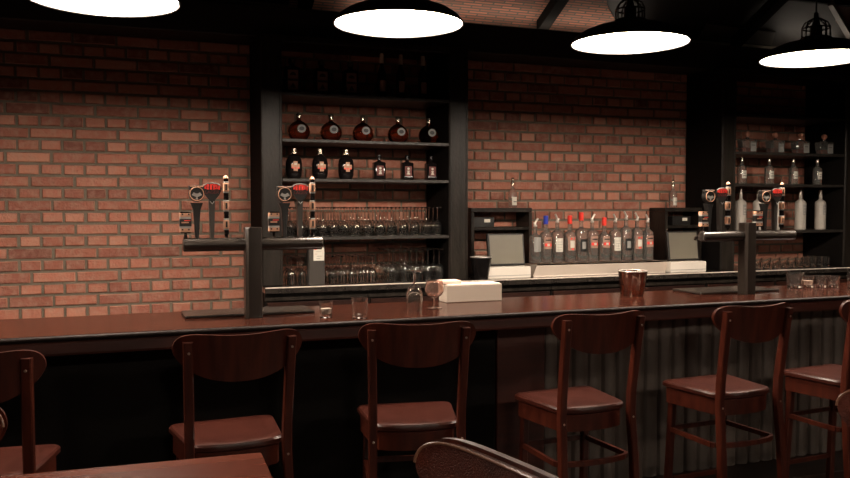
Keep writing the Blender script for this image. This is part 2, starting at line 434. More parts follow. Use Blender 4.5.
# round amber flasks (shelf 2)
def flask_label(mb):
    pts = [(.03*math.cos(2*PI*k/14), .028*math.sin(2*PI*k/14)) for k in range(14)]
    mb.M = Matrix.Translation((.008, 0, .078)); mb.plate(pts, -.0515, -.0500, mat('silver_emblem', (.16, .15, .14), .4))
    mb.plate([(x*.6, z*.5) for x, z in pts], -.0525, -.0516, BLACKR); mb.M = Matrix.Identity(4)
flask_prof = [(.03, 0), (.044, .002), (.062, .016), (.074, .038), (.077, .062), (.072, .085), (.058, .107), (.038, .124), (.022, .132), (.014, .138), (.013, .150)]
names = ['leftmost', 'second', 'middle', 'fourth', 'rightmost']
for i, (x, w) in enumerate(zip((1.207, 1.431, 1.661, 1.921, 2.155), names)):
    lab = '%s of the five round amber flasks on the left cabinet' % w if w in ('leftmost', 'middle', 'rightmost') else '%s from the left of the five round amber flasks in the left cabinet' % w
    lathe_bottle('round_flask', x, 5.6, S2+.001, lab, 'bottle', flask_prof, AMBER, [(.013, .1505), (.016, .152), (.016, .168), (.02, .171), (.018, .183), (.01, .187)], SILVER, flask_label, 'round amber flasks', 1, .64)
# oval dark bottles (shelf 3, left)
def oval_label(mb):
    mb.M = Matrix.Translation((0, 0, .085))
    mb.plate([(-.028, -.012), (-.014, -.012), (-.014, -.032), (.014, -.032), (.014, -.012), (.028, -.012), (.028, .016), (.014, .016), (.014, .034), (-.014, .034), (-.014, .016), (-.028, .016)], -.0535, -.052, TAN)
    for x in (-.02, 0, .02): mb.box(x-.006, x+.006, -.055, -.0536, -.016, -.008, RED, .0002)
    mb.box(-.010, .010, -.055, -.0536, .008, .022, PAPER, .0002); mb.M = Matrix.Identity(4)
oval_prof = [(.03, 0), (.042, .004), (.052, .025), (.056, .06), (.056, .105), (.05, .135), (.034, .158), (.018, .167), (.015, .172)]
for x, w in zip((1.171, 1.352, 1.537), ('leftmost', 'middle', 'rightmost')):
    lathe_bottle('oval_bottle', x, 5.6, S3+.001, '%s of three dark egg-shaped bottles with cross-shaped labels' % w, 'bottle', oval_prof, DGLASS, [(.015, .1725), (.026, .174), (.026, .182), (.014, .184), (.014, .19), (.019, .193), (.019, .206), (.01, .208)], SILVER, oval_label, 'egg-shaped bottles', 1, .9)
# square bottles helper
def square_bottle(name, x, y, z, label, w, d, h, m, neck, capf, labf, grp):
    t = thing(name, label, 'bottle', (x, y, z), 0, grp)
    mb = MB(); b = w*.12
    def ring(s_, zz):
        X, Y = w/2*s_, d/2*s_; c = b*s_
        return [(-X+c, -Y, zz), (X-c, -Y, zz), (X, -Y+c, zz), (X, Y-c, zz), (X-c, Y, zz), (-X+c, Y, zz), (-X, Y-c, zz), (-X, -Y+c, zz)]
    nr = neck[0]/(w/2)
    def rr(r, zz): return [(r*math.cos(a), r*math.sin(a), zz) for a in [math.radians(q) for q in (-112, -68, -22, 22, 68, 112, 158, 202)]]
    mb.loft([ring(.9, 0), ring(1, .005), ring(1, h*.93), ring(.92, h*.975), ring(.6, h), rr(neck[0]*1.2, h+.006), rr(neck[0], h+.012), rr(neck[0], h+neck[1])], m)
    mb.build('bottle_body', t)
    mb = MB(); capf(mb, h+neck[1]+.0003); mb.build('stopper', t)
    if labf: mb = MB(); labf(mb); mb.build('label', t)
    return t
def figure_label(mb):
    y = -.031
    mb.box(-.026, .026, y, y+.0008, .03, .1, DRED, .0002); mb.M = Matrix.Translation((0, 0, .07))
    mb.plate([(.009*math.cos(2*PI*k/10), .012+.009*math.sin(2*PI*k/10)) for k in range(10)], y-.001, y-.0002, PAPER)
    mb.plate([(-.013, -.03), (.013, -.03), (.006, -.012), (.010, -.002), (-.010, -.002), (-.006, -.012)], y-.001, y-.0002, PAPER)
    mb.M = Matrix.Identity(4)
def dcap(mb, z): mb.lathe([(.013, 0), (.016, .002), (.016, .022), (.012, .026)], BLACKM, 14, (0, 0, z))
for x, w in zip((1.779, 1.989, 2.174), ('leftmost', 'middle', 'rightmost')):
    square_bottle('square_bottle', x, 5.6, S3+.001, '%s of three small square dark bottles with a white figure on a red label' % w, .086, .06, .128, DGLASS, (.011, .024), dcap, figure_label, 'square bottles with a figure')
def orn_label(mb):
    y = -.036
    mb.box(-.036, .036, y, y+.0008, .03, .165, BRNL, .0002)
    mb.box(-.034, .034, y-.001, y-.0002, .09, .105, BLACKR, .0002)
    mb.M = Matrix.Translation((0, 0, .128)); mb.plate([(.022*math.cos(PI*k/8), .022*math.sin(PI*k/8)) for k in range(9)], y-.001, y-.0002, BLACKR); mb.M = Matrix.Identity(4)
    mb.M = Matrix.Translation((0, 0, .062)); mb.plate([(-.02, -.018), (0, .018), (.02, -.018)], y-.001, y-.0002, BLACKR); mb.M = Matrix.Identity(4)
BRNL = mat('brown_ornate_label', (.22, .11, .08), .6)
def gcap(mb, z): mb.lathe([(.02, 0), (.024, .003), (.024, .03), (.018, .034)], SILVER, 14, (0, 0, z))
for x, w in zip((1.161, 1.365, 1.57), ('leftmost', 'middle', 'rightmost')):
    square_bottle('square_flagon', x, 5.6, S1+.001, '%s of three big dark square flagons on the highest shelf' % w, .105, .07, .19, DGLASS, (.017, .02), gcap, orn_label, 'square flagons on the highest shelf')
def tall_lab(mb): arc_label(mb, .033, .05, .13, 1.4, BRNL)
for x, w in zip((1.80, 1.942, 2.11), ('leftmost', 'middle', 'rightmost')):
    lathe_bottle('tall_bottle', x, 5.6, S1+.001, '%s of three slim dark bottles with pale necks on the highest shelf' % w, 'bottle', [(.026, 0), (.033, .005), (.033, .16), (.028, .19), (.016, .23), (.013, .25)], DGLASS, [(.0135, .2505), (.0145, .252), (.0145, .31), (.013, .32)], mat('pale_foil', (.45, .36, .28), .4), tall_lab, 'slim bottles on the highest shelf')
# right cabinet: decanters
def deccap(mb, z):
    mb.lathe([(.01, 0), (.012, .004), (.018, .008), (.024, .018), (.025, .028), (.019, .04), (.008, .045)], CORK, 14, (0, 0, z))
def make_decanter(x, label):
    t = thing('spirit_decanter', label, 'decanter', (x, 5.6, S2+.001), 0, 'square decanters in the right cabinet')
    def ring(w, d, zz, c=.014):
        X, Y = w/2, d/2
        return [(-X+c, -Y, zz), (X-c, -Y, zz), (X, -Y+c, zz), (X, Y-c, zz), (X-c, Y, zz), (-X+c, Y, zz), (-X, Y-c, zz), (-X, -Y+c, zz)]
    def rr(r, zz): return [(r*math.cos(a), r*math.sin(a), zz) for a in [math.radians(q) for q in (-112, -68, -22, 22, 68, 112, 158, 202)]]
    mb = MB(); mb.loft([ring(.12, .07, 0), ring(.132, .078, .006), ring(.158, .09, .098), ring(.15, .085, .112), ring(.09, .05, .120), rr(.017, .125), rr(.013, .130), rr(.013, .138)], BGLASS); mb.build('bottle_body', t)
    mb = MB(); mb.loft([ring(.118, .064, .007), ring(.134, .074, .045)], LIQ); mb.build('liquor', t)
    mb = MB(); deccap(mb, .1385); mb.build('stopper', t)
    mb = MB(); mb.M = Matrix.Rotation(-math.radians(2), 4, 'X'); mb.box(-.004, .056, -.0472, -.0462, .012, .096, PAPERG, .0002); mb.box(.006, .044, -.0482, -.0473, .062, .067, BLACKR, .0002); mb.build('label', t)
for x, w in zip((5.05, 5.35, 5.63, 5.903), ('leftmost', 'second from left', 'third from left', 'rightmost')):
    make_decanter(x, '%s of the four square decanters with round cork balls' % w)
def clab(mb): arc_label(mb, .0385, .05, .115, 1.3, PAPER); arc_label(mb, .0385, .07, .074, .9, BLACKR, off=.0012); arc_label(mb, .0385, .09, .094, .7, BLACKR, off=.0012)
clear_prof = [(.032, 0), (.038, .005), (.038, .125), (.034, .145), (.018, .162), (.013, .17), (.013, .195)]
for x, w in zip((4.995, 5.29, 5.556, 5.83), ('leftmost', 'second from left', 'third from left', 'rightmost')):
    lathe_bottle('label_bottle', x, 5.6, S3+.001, '%s of four clear bottles with white labels under the decanters' % w, 'bottle', clear_prof, BGLASS, [(.014, .1955), (.016, .197), (.016, .222), (.012, .226)], SILVER, clab, 'clear bottles under the decanters')
def flab(mb): arc_label(mb, .0465, .13, .22, 1.0, PAPERG, -PI/2+.15); [arc_label(mb, .0465, .14+k*.025, .146+k*.025, .7, FROST, -PI/2+.15, off=.0013) for k in range(3)]
frost_prof = [(.04, 0), (.046, .005), (.046, .225), (.042, .245), (.02, .262), (.0145, .27), (.0145, .31)]
for x, w in zip((4.99, 5.18, 5.385, 5.645, 5.874), ('leftmost', 'second from left', 'middle', 'fourth from left', 'rightmost')):
    lathe_bottle('frosted_bottle', x, 5.6, S4+.001, '%s of five tall frosted white bottles in the right cabinet' % w, 'bottle', frost_prof, FROST, [(.016, .3105), (.017, .312), (.017, .345), (.013, .35)], STEEL, flab, 'tall frosted bottles')
# small bottles on top of the hutches
def slab(mb): arc_label(mb, .034, .02, .085, 1.5, PAPER, -PI/2+.2); arc_label(mb, .034, .045, .05, .9, BLACKR, -PI/2+.2, off=.0012)
for x, lab in ((2.93, 'small clear bottle with a white label on the left black shelf unit, against the brick'), (4.44, 'small clear bottle with a white label on the right black shelf unit, against the brick')):
    lathe_bottle('small_bottle', x, 5.79, CT+.516, lab, 'bottle', [(.028, 0), (.0335, .004), (.0335, .11), (.028, .13), (.014, .148), (.011, .155), (.011, .178)], BGLASS, [(.012, .1785), (.015, .18), (.015, .196), (.010, .205), (.009, .222), (.012, .226), (.008, .234)], SILVER, slab)
# little boxes in the hutches
for x, lab in ((2.60, 'small black box with a white sticker inside the left shelf unit'), (4.43, 'small black box with a white sticker inside the right shelf unit')):
    t = thing('small_black_box', lab, 'box', (x, 5.72, CT+.370))
    mb = MB(); mb.box(-.04, .14, 0, .12, 0, .075, BLACKR); mb.build('body', t)
    mb = MB(); mb.box(.055, .105, -.0012, -.0004, .035, .06, PAPER, .0002); mb.build('sticker', t)

# ------------------------------------------------------------------ tills
def make_till(x, label, w=.30):
    t = thing('till_terminal', label, 'till', (x, 5.44, CT+.001))
    mb = MB(); mb.box(-.022, .327, -.04, .18, 0, .085, WHITE, .006); mb.box(-.018, .323, -.043, -.039, .02, .024, PAPERG, .0005); mb.build('base_box', t)
    mb = MB(); mb.box(.12, .21, .06, .1, .0855, .13, BLACKR, .004); mb.build('stand', t)
    s = MB(); s.M = Matrix.Translation((0, .035, .090)) @ Matrix.Rotation(-math.radians(8), 4, 'X'); s.box(.022, .32, 0, .03, .0, .24, BLACKR, .006); so = s.build('screen_frame', t)
    s = MB(); s.M = Matrix.Translation((0, .035, .090)) @ Matrix.Rotation(-math.radians(8), 4, 'X'); s.box(.036, .306, -.0022, -.0006, .014, .226, SCREEN, .0004)
    s.build('screen', so)
    return t
make_till(2.56, 'touch-screen till on a white base to the left of the steel bottle step')
make_till(4.148, 'touch-screen till on a white base to the right of the steel bottle step')

# grey box with white label on the counter in the left cabinet
t = thing('menu_box', 'upright grey metal box with a white printed label, behind the left beer tower', 'box', (1.275, 5.415, CT+.001))
mb = MB(); mb.box(-.055, .055, -.03, .03, 0, .265, GREYBOX, .006); mb.build('body', t)
mb = MB(); mb.box(-.022, .05, -.0318, -.0306, .165, .252, PAPER, .0003)
for k, (x0, x1, m) in enumerate(((-.018, .0, RED), (-.006, .03, PAPERG), (-.012, .004, TAN), (.0, .035, PAPERG), (-.002, .022, PAPERG))):
    mb.box(x0, x1, -.0326, -.0319, .238-k*.015, .241-k*.015, m, .0001)
mb.build('label', t)
# black fluted cup beside the till
def fluted(mb, r0, r1, h, n, m, amp, c0=True):
    def ring(r, z, a): return [((r+(a if k % 2 else 0))*math.cos(2*PI*k/n), (r+(a if k % 2 else 0))*math.sin(2*PI*k/n), z) for k in range(n)]
    mb.loft([ring(r0, 0, amp*.5), ring(r0+(r1-r0)*.1, h*.06, amp), ring(r0+(r1-r0)*.93, h*.93, amp), ring(r1, h, 0), ring(r1-.004, h-.001, 0), ring(r1-.008, h*.8, 0), ring(r0-.005, .01, 0)], m)
t = thing('black_cup', 'shiny black tapered cup with a bright rim on the counter left of the till', 'cup', (2.49, 5.42, CT+.001))
mb = MB(); fluted(mb, .05, .078, .158, 28, BLACKM, .002); mb.build('cup_body', t)
mb = MB(); mb.tube([(.077*math.cos(2*PI*k/24), .077*math.sin(2*PI*k/24), .161) for k in range(24)], .0035, SATIN, 8, True); mb.build('rim', t)
mb = MB()
for k in range(5): mb.tube([((.03+.004*k)*math.cos(k*1.3), (.03)*math.sin(k*1.3), .02), (.05*math.cos(k*1.3), .05*math.sin(k*1.3), .166)], .004, STEEL, 6)
tag(mb.build('bar_straws', loc=(2.49, 5.42, CT+.002)), 'bundle of short metal stirrers standing in the shiny black cup', 'stirrers', kind='stuff')

# ------------------------------------------------------------------ glassware on the shelves
def wine_glass_mesh(upside=True, r=.034, H=.205, bowl=.105):
    mb = MB()
    # profile upright: foot, stem, bowl (outer up, inner down)
    p = [(.032, 0), (.033, .003), (.012, .006), (.0042, .012), (.0038, H-bowl-.01), (.008, H-bowl), (.024, H-bowl+.012), (r, H-bowl+.04), (r, H-bowl+.07), (r*.88, H),
         (r*.88-.003, H), (r-.0042, H-bowl+.07), (r-.0042, H-bowl+.04), (.020, H-bowl+.016), (.004, H-bowl+.006)]
    if upside: p = [(a, H-b) for a, b in p]
    mb.lathe(p, GLASS, 16)
    return mb
g0 = None
xs_up = [1.124, 1.20, 1.276, 1.352, 1.428, 1.50, 1.587, 1.674, 1.758, 1.843, 1.933, 2.02, 2.105, 2.19]
LABU = 'upside-down stemmed glass standing in rows on the left cabinet\'s lowest shelf board'
LABL = 'upside-down stemmed glass standing in rows on the counter inside the left cabinet'
def glass(name, x, y, z, label, group, cat='glass', src=None, s=1):
    o = src.copy(); C.objects.link(o); o.location = (x, y, z); o.scale = (s, s, s)
    return tag(o, label, cat, group)
src = wine_glass_mesh().build('wine_glass', loc=(0, 0, 0))
first = True
def put_glass(x, y, z, label, group, s=1.):
    global first
    if first:
        src.location = (x, y, z); src.scale = (s, s, s); tag(src, label, 'glass', group); first = False
    else: glass('wine_glass', x, y, z, label, group, src=src, s=s)
for r, y in enumerate((5.52, 5.615, 5.71, 5.805)):
    for x in xs_up: put_glass(x+r*.004, y, S4+.001, LABU, 'stemmed glasses on the shelf board', .98)
for r, y in enumerate((5.49, 5.585, 5.68)):
    for x in [1.125, 1.20] + ([] if r == 0 else [1.28, 1.355]) + [1.41, 1.478, 1.55, 1.621, 1.693]: put_glass(x+r*.004, y, CT+.001, LABL, 'stemmed glasses on the counter', .92 if r else .92)
for r, y in enumerate((5.49, 5.59, 5.69, 5.79)):
    for x in (1.845, 1.932, 2.019, 2.106, 2.192): put_glass(x-r*.002, y, CT+.001, LABL, 'stemmed glasses on the counter', 1.08)
# tumblers
def tumbler_mesh(r0, r1, h, base=.012):
    mb = MB(); mb.lathe([(r0*.92, 0), (r0, .002), (r1, h), (r1-.0025, h), (r0-.003, base+.002), (r0*.6, base)], GLASS, 20); return mb
tb = tumbler_mesh(.03, .034, .088).build('tumbler')
T = [(x, 5.50) for x in (5.085, 5.18, 5.28, 5.375, 5.465, 5.54, 5.615, 5.69, 5.765, 5.84)] + [(x, 5.62) for x in (5.1, 5.2, 5.3, 5.4, 5.5, 5.6, 5.7, 5.8)]
for i, (x, y) in enumerate(T):
    o = tb if i == 0 else tb.copy()
    if i: C.objects.link(o)
    o.location = (x, y, CT+.001); tag(o, 'small clear tumbler in the rows on the counter inside the right cabinet', 'glass', 'tumblers in the right cabinet')

# ------------------------------------------------------------------ the bar
BX0, BX1 = -2.4, 8.4
t = thing('bar_counter', 'long mahogany bar with a glossy top, dark front and grey fluted panelling', 'bar', (0, 0, 0))
mb = MB(); mb.box(BX0, BX1, 3.185, 3.722, 1.0496, 1.0699, BARTOP, .003); mb.build('bar_top', t)
mb = MB(); n = 8
ring = lambda x: [(x, 3.1845, 1.0697)]+[(x, 3.175-.010*math.sin(PI*k/n), 1.0597+.010*math.cos(PI*k/n)) for k in range(n+1)]+[(x, 3.1845, 1.0497)]
mb.loft([ring(BX0), ring(BX1)], BARNOSE); mb.build('nosing', t)
mb = MB(); mb.box(BX0, BX1, 3.182, 3.225, .998, 1.0492, APRON, .008); mb.box(BX0, BX1, 3.226, 3.70, 1.0, 1.049, BLACKP, .002); mb.build('apron', t)
mb = MB(); mb.box(BX0, 1.66, 3.45, 3.50, .16, .999, BLACKP, .003); mb.build('front_panel', t)
mb = MB(); mb.box(1.665, 1.915, 3.44, 3.50, .16, .999, APRON, .004); mb.build('wood_panel', t)
mb = MB(); x = 1.92; fw = .083; 
while x < BX1-fw:
    rings = []
    for z, e in ((.16, .002), (.985, .002), (.995, .012)):
        rings.append([(x+fw*k/8, 3.482-(.032-e)*math.sqrt(max(0, 1-abs(2*k/8-1)**2.1))-.001, z) for k in range(9)]+[(x+fw, 3.50, z), (x, 3.50, z)])
    mb.loft(rings, FLUTE); x += fw
mb.build('fluted_panel', t)
mb = MB(); mb.box(BX0, BX1, 3.501, 3.70, 0, .999, BLACKP, .002); mb.build('carcass', t)
mb = MB(); mb.box(BX0, BX1, 3.20, 3.5, 0, .155, mat('step_boards', (.03, .015, .010), .45, noise=(4, (.018, .009, .006), 1, (.5, 5, 1))), .006); mb.build('foot_step', t)

# ------------------------------------------------------------------ beer towers
TZ = 1.0705
def handle_short(mb):
    mb.lathe([(.009, 0), (.006, .008), (.005, .03)], BLACKM, 10)
    seq = [(.019, .03, .035, BLACKM), (.0215, .035, .050, TAN), (.0215, .050, .058, PAPERG), (.023, .058, .088, BLACKR), (.0215, .088, .096, PAPERG), (.0215, .096, .111, TAN), (.019, .111, .116, BLACKM)]
    for r, z0, z1, m in seq: mb.box(-r, r, -.013, .013, z0-.008, z1-.008, m, .001)
    mb.box(-.016, .012, -.0145, -.0131, .063, .068, TAN, .0002); mb.box(-.006, .018, -.0145, -.0131, .072, .075, RED, .0002)
    for x in (-.012, .012):
        for z in (.034, .095): mb.box(x-.003, x+.003, -.0145, -.0131, z, z+.006, BLACKR, .0002)
def handle_round(mb):
    pr = [(.006, .006), (.0075, .014), (.010, .07), (.015, .125), (.024, .150)]
    mb.loft([[(w, -.012, z), (w*.6, -.016, z), (-w*.6, -.016, z), (-w, -.012, z), (-w, .012, z), (w, .012, z)] for w, z in [(a, b-.006) for a, b in pr]], BLACKR)
    out = [(.0305*math.cos(2*PI*k/20), .180+.0305*math.sin(2*PI*k/20)*1.05) for k in range(20)]
    mb.plate(out, -.0155, .015, BLACKR); mb.box(-.030, .030, -.012, .012, .196, .2135, BLACKR, .003)
    mb.box(-.027, .027, -.0135, -.0121, .2085, .212, TAN, .0003)
    a = [(.027*math.cos(2*PI*k/20), -.0168, .180+.027*math.sin(2*PI*k/20)) for k in range(20)]
    mb.tube(a, .0016, TAN, 6, True)
    mb.M = mb.M @ Matrix.Translation((0, 0, .178))
    mb.plate([(-.02, -.003), (0, -.012), (.02, -.003), (.012, .008), (.004, .003), (-.004, .003), (-.012, .008)], -.0172, -.0156, PAPERG)
    mb.plate([(-.005, -.02), (.005, -.02), (.002, -.012), (-.002, -.012)], -.0172, -.0156, PAPERG)
def handle_red(mb):
    mb.loft([[(w, -.011, z), (-w, -.011, z), (-w, .011, z), (w, .011, z)] for w, z in ((.007, 0), (.009, .04), (.012, .14), (.012, .17))], GREYBOX)
    mb.plate([(0, .138), (.006, .146), (.014, .158), (.028, .175), (.035, .190), (.036, .202), (.032, .214), (.018, .222), (-.018, .222), (-.032, .214), (-.036, .202), (-.035, .190), (-.028, .175), (-.014, .158), (-.006, .146)], -.018, -.0111, BLACKR)
    mb.tube([(-.033, -.0185, .212), (-.02, -.0185, .2215), (.0, -.0185, .2235), (.02, -.0185, .2215), (.033, -.0185, .212)], .0016, PAPERG, 6)
    mb.tube([(-.008, -.0185, .150), (0, -.0185, .140), (.008, -.0185, .150)], .0016, PAPERG, 6)
def red_letters(mb):
    # heavy red letters of which only the strokes can be made out, with a dark red word beneath
    for x0, x1, z0, z1 in ((-.030, -.022, .200, .215), (-.020, -.012, .197, .219), (-.008, .0, .197, .220), (.000, .006, .214, .220), (.004, .0115, .197, .220), (.0115, .015, .208, .219), (.016, .022, .199, .218), (.024, .031, .197, .214), (-.030, -.020, .208, .213), (.006, .03, .199, .204)):
        mb.box(x0, x1, -.0196, -.0181, z0, z1, RED, .0002)
    text_into(mb, 'LAGER', .0185, Matrix.Translation((0, -.0184, .1865)) @ FRONT, DRED)
def handle_strip(mb):
    mb.lathe([(.008, 0), (.006, .006), (.009, .018)], BLACKM, 10)
    z = .018
    for k in range(3):
        for h, w, m in ((.016, .009, BLACKM), (.006, .0095, PAPERG), (.034, .0105, TAN), (.006, .0095, PAPERG), (.013, .009, BLACKM)):
            mb.box(-w, w, -w, w, z, z+h, m, .0015)
            if m is TAN:
                mb.box(-w*.35, w*.35, -w-.0012, -w-.0001, z+.005, z+h-.005, BLACKR, .0001)
            z += h
    mb.lathe([(.0105, 0), (.0105, .003), (.006, .01), (.002, .013)], TAN, 10, (0, 0, z))
def make_tower(loc, wl, wr, hx, label, sides):
    t = thing('beer_tower', label, 'beer tower', loc)
    mb = MB(); c = .012
    mb.loft([[(-.034+c*q, -.036, z), (.034-c*q, -.036, z), (.034-c*.3*q, -.034, z), (.034, -.036+c*q, z), (.034, .036-c*q, z), (.034-c*q, .036, z), (-.034+c*q, .036, z), (-.034, .036-c*q, z), (-.034, -.036+c*q, z)] for z, q in ((0, 1), (.366, 1), (.372, 1.3))], COLM)
    mb.build('column', t)
    for x0, x1 in ((wl, -.035), (.035, wr)):
        mb = MB(); n = 24
        mb.M = Matrix.Translation((0, 0, .303))
        mb.loft([[(xx, r*math.cos(2*PI*k/n), r*math.sin(2*PI*k/n)) for k in range(n)] for xx, r in ((x0, .022 if x0 == wl else .027), (x0+.004, .0275), (x1-.004, .0275), (x1, .022 if x1 == wr else .027))], GUN)
        mb.build('arm', t)
    for (x, kind) in hx:
        mb = MB(); mb.M = Matrix.Translation((x, 0, .3275)); {'s': handle_short, 'o': handle_round, 'r': handle_red, 't': handle_strip}[kind](mb); h = mb.build('tap_handle', t)
        lb = {'s': 'short tap handle with tan bands', 'o': 'black tap handle with a round badge', 'r': 'grey tap handle with a red shield badge', 't': 'slim banded tan and black tap handle'}[kind]
        h['label'] = lb
        if kind == 'r':
            mb = MB(); mb.M = Matrix.Translation((x, 0, .3275)); red_letters(mb); mb.build('badge_lettering', h)
        # faucet behind the arm
        mb = MB(); mb.M = Matrix.Translation((x, .0, .303)); mb.tube([(0, .027, 0), (0, .045, 0), (0, .06, -.006), (0, .064, -.02)], .007, GUN, 8); mb.tube([(0, 0, .026), (0, 0, .032)], .008, CHROME, 8); mb.build('faucet', t)
    return t
make_tower((.543, 3.425, TZ), -.277, .292, [(-.266, 's'), (-.222, 'o'), (-.163, 'r'), (-.106, 't'), (.087, 's'), (.131, 'o'), (.196, 'r'), (.250, 't')], 'left T-shaped gunmetal beer tower with eight tap handles', 0)
make_tower((3.095, 3.425, TZ), -.292, .312, [(-.278, 's'), (-.25, 'o'), (-.178, 'r'), (-.126, 't'), (.070, 's'), (.110, 'o'), (.180, 'r'), (.228, 't')], 'right T-shaped gunmetal beer tower with eight tap handles', 0)
def make_tray(x0, x1, y0, y1, label):
    t = thing('drip_tray', label, 'drip tray', ((x0+x1)/2, (y0+y1)/2, TZ)); w, d = (x1-x0)/2, (y1-y0)/2
    mb = MB(); mb.box(-w, w, -d, d, 0, .011, TRAYM, .003); mb.build('pan', t)
    return t
# tray is under the tower foot: the tower stands on it
make_tray(.275, .812, 3.468, 3.665, 'flat grey metal drip tray behind the left beer tower')
make_tray(2.84, 3.36, 3.468, 3.70, 'flat grey metal drip tray behind the right beer tower')

# ------------------------------------------------------------------ things on the bar
def rocks(loc, r0, r1, h, label, fill=None):
    t = thing('rocks_glass', label, 'glass', loc, 0, 'short glasses on the bar top')
    tumbler_mesh(r0, r1, h, .014).build('glass_wall', t)
    if fill:
        m, f = fill; mb = MB(); q = f/h; r = r0+(r1-r0)*q-.0045
        mb.lathe([(r0*.55, .0145), (r0-.005, .017), (r, f), (r*.5, f)], m, 20); mb.build('drink' if m is not CARD else 'wax', t)
    return t
BZ = 1.0702
rocks((.822, 3.31, BZ), .025, .029, .068, 'short glass half filled with pale wax, beside the left beer tower', (CARD, .038))
rocks((.944, 3.235, BZ), .031, .034, .085, 'short clear glass standing left of the upside-down wine glass', None)
rocks((3.572, 3.575, BZ), .041, .047, .087, 'short glass just right of the right beer tower, leftmost of five')
rocks((3.655, 3.56, BZ), .027, .031, .07, 'small glass with pale wax, second of the five right of the tower', (PINK, .04))
rocks((3.725, 3.535, BZ), .026, .030, .07, 'small clear glass, middle of the five right of the tower')
rocks((3.79, 3.51, BZ), .028, .033, .068, 'small clear glass, fourth of the five right of the tower')
rocks((3.87, 3.44, BZ), .038, .042, .098, 'tallest short glass, at the far right of the bar top')
o = wine_glass_mesh(True, .036, .175, .115).build('wine_glass', loc=(1.245, 3.41, BZ)); tag(o, 'single upside-down stemmed glass on the bar top, left of the white box', 'glass')
mb = MB()
p = [(.033, 0), (.034, .002), (.012, .005), (.0042, .009), (.004, .042), (.010, .048), (.03, .057), (.042, .075), (.043, .090), (.036, .125), (.0342, .125), (.041, .090), (.0402, .076), (.028, .060), (.006, .052)]
mb.lathe(p, mat('reddish_refraction_glass', (.85, .66, .58), .01, trans=.95, ior=1.4), 22); o = mb.build('wine_glass', loc=(1.352, 3.44, BZ)); tag(o, 'upright clear snifter glass with painted reddish refraction, touching the corner of the white box', 'glass')  # clear glass; its pink tint stands in for reddish refraction
t = thing('napkin_box', 'long cream box of napkins on the middle of the bar top', 'box', (1.625, 3.655, BZ), math.radians(-1))
mb = MB(); mb.box(-.145, .143, -.05, .05, 0, .083, CARD, .003); mb.build('box_body', t)
mb = MB(); mb.box(-.138, .136, -.045, .045, .0835, .0865, WHITE, .001); mb.build('lid', t)
mb = MB(); mb.box(-.155, -.06, -.03, .048, .087, .103, PINK, .003); mb.build('napkin_stack', t)
t = thing('shaker_tin', 'fluted copper shaker tin on the bar top, right of the cream box', 'shaker', (2.49, 3.56, BZ))
mb = MB(); fluted(mb, .05, .071, .128, 36, COPPER, .0025); mb.build('tin_body', t)
mb = MB(); mb.tube([(.071*math.cos(2*PI*k/24), .071*math.sin(2*PI*k/24), .128) for k in range(24)], .003, SATIN, 8, True); mb.build('rim', t)
o2 = thing('shaker_tin', 'second copper tin half hidden behind the fluted shaker tin', 'shaker', (2.53, 3.665, BZ))
mb = MB(); fluted(mb, .036, .05, .125, 24, COPPER, .001); mb.build('tin_body', o2)

# ------------------------------------------------------------------ pendant lamps
LZ = 2.31
def make_lamp(loc, label):
    t = thing('pendant_lamp', label, 'pendant lamp', loc, 0, 'black dome pendants in a row above the bar')
    R = .278
    out = [(R, 0), (R+.004, .003), (R-.004, .012), (R*.93, .032), (R*.8, .056), (R*.6, .078), (R*.4, .092), (.07, .102)]
    inn = [(.06, .097), (R*.4, .088), (R*.6, .074), (R*.8, .052), (R*.925, .029), (R-.006, .004)]
    mb = MB(); mb.lathe(out+inn, SHADE, 48, c0=False, c1=False)
    n = 48; mb.tube([(R*math.cos(2*PI*k/n), R*math.sin(2*PI*k/n), .001) for k in range(n)], .004, SHADE, 6, True)
    mb.lathe([(.075, .098), (.075, .112), (.05, .118)], SHADE, 24); mb.build('shade', t)
    mb = MB(); mb.lathe([(R-.0055, .0035), (R-.012, .012), (R*.86, .030), (R*.5, .052), (.02, .060), (.02, .062), (R*.5, .054), (R*.86, .032), (R-.014, .014)], GLOW, 48, c0=False, c1=False); mb.lathe([(.0005, .060), (.021, .0602), (.021, .0615)], GLOW, 24); mb.build('diffuser', t)
    mb = MB()
    for k in range(8):
        a = 2*PI*k/8; c, s_ = math.cos(a), math.sin(a)
        mb.tube([(.068*c, .068*s_, .112), (.068*c, .068*s_, .165), (.055*c, .055*s_, .19), (.025*c, .025*s_, .208), (0, 0, .212)], .004, GUN, 6)
    mb.tube([(.068*math.cos(2*PI*k/20), .068*math.sin(2*PI*k/20), .16) for k in range(20)], .004, GUN, 6, True); mb.build('cage', t)
    mb = MB(); mb.lathe([(.03, .115), (.03, .17), (.02, .18), (.012, .225), (.012, .24)], SHADE, 16); mb.build('socket', t)
    mb = MB(); zt = rz_(loc[1])-.01-loc[2]; mb.tube([(0, 0, .235), (0, 0, zt)], .004, BLACKR, 8); mb.lathe([(.05, zt-.03), (.055, zt-.02), (.055, zt)], SHADE, 16); mb.build('cable', t)
    return t
PX = [(-1.19, 'hidden'), (-.0145, 'leftmost black dome pendant, cropped by the top of the picture'), (1.168, 'second black dome pendant, above the left cabinet'),
      (2.343, 'third black dome pendant, above the steel bottle step'), (3.507, 'rightmost black dome pendant, above the right beer tower')]
l0 = None
BULB = 22
def bulb(x, y, z, e, r=.027):
    L = bpy.data.lights.new('bulb', 'POINT'); L.energy = e; L.color = (1, .845, .70); L.shadow_soft_size = r
    lo = bpy.data.objects.new('bulb', L); C.objects.link(lo); lo.location = (x, y, z); return lo
for x, lab in PX[1:]:
    if l0 is None: l0 = make_lamp((x, 3.395, LZ), lab)
    else: dup(l0, (x, 3.395, LZ), 0, lab)
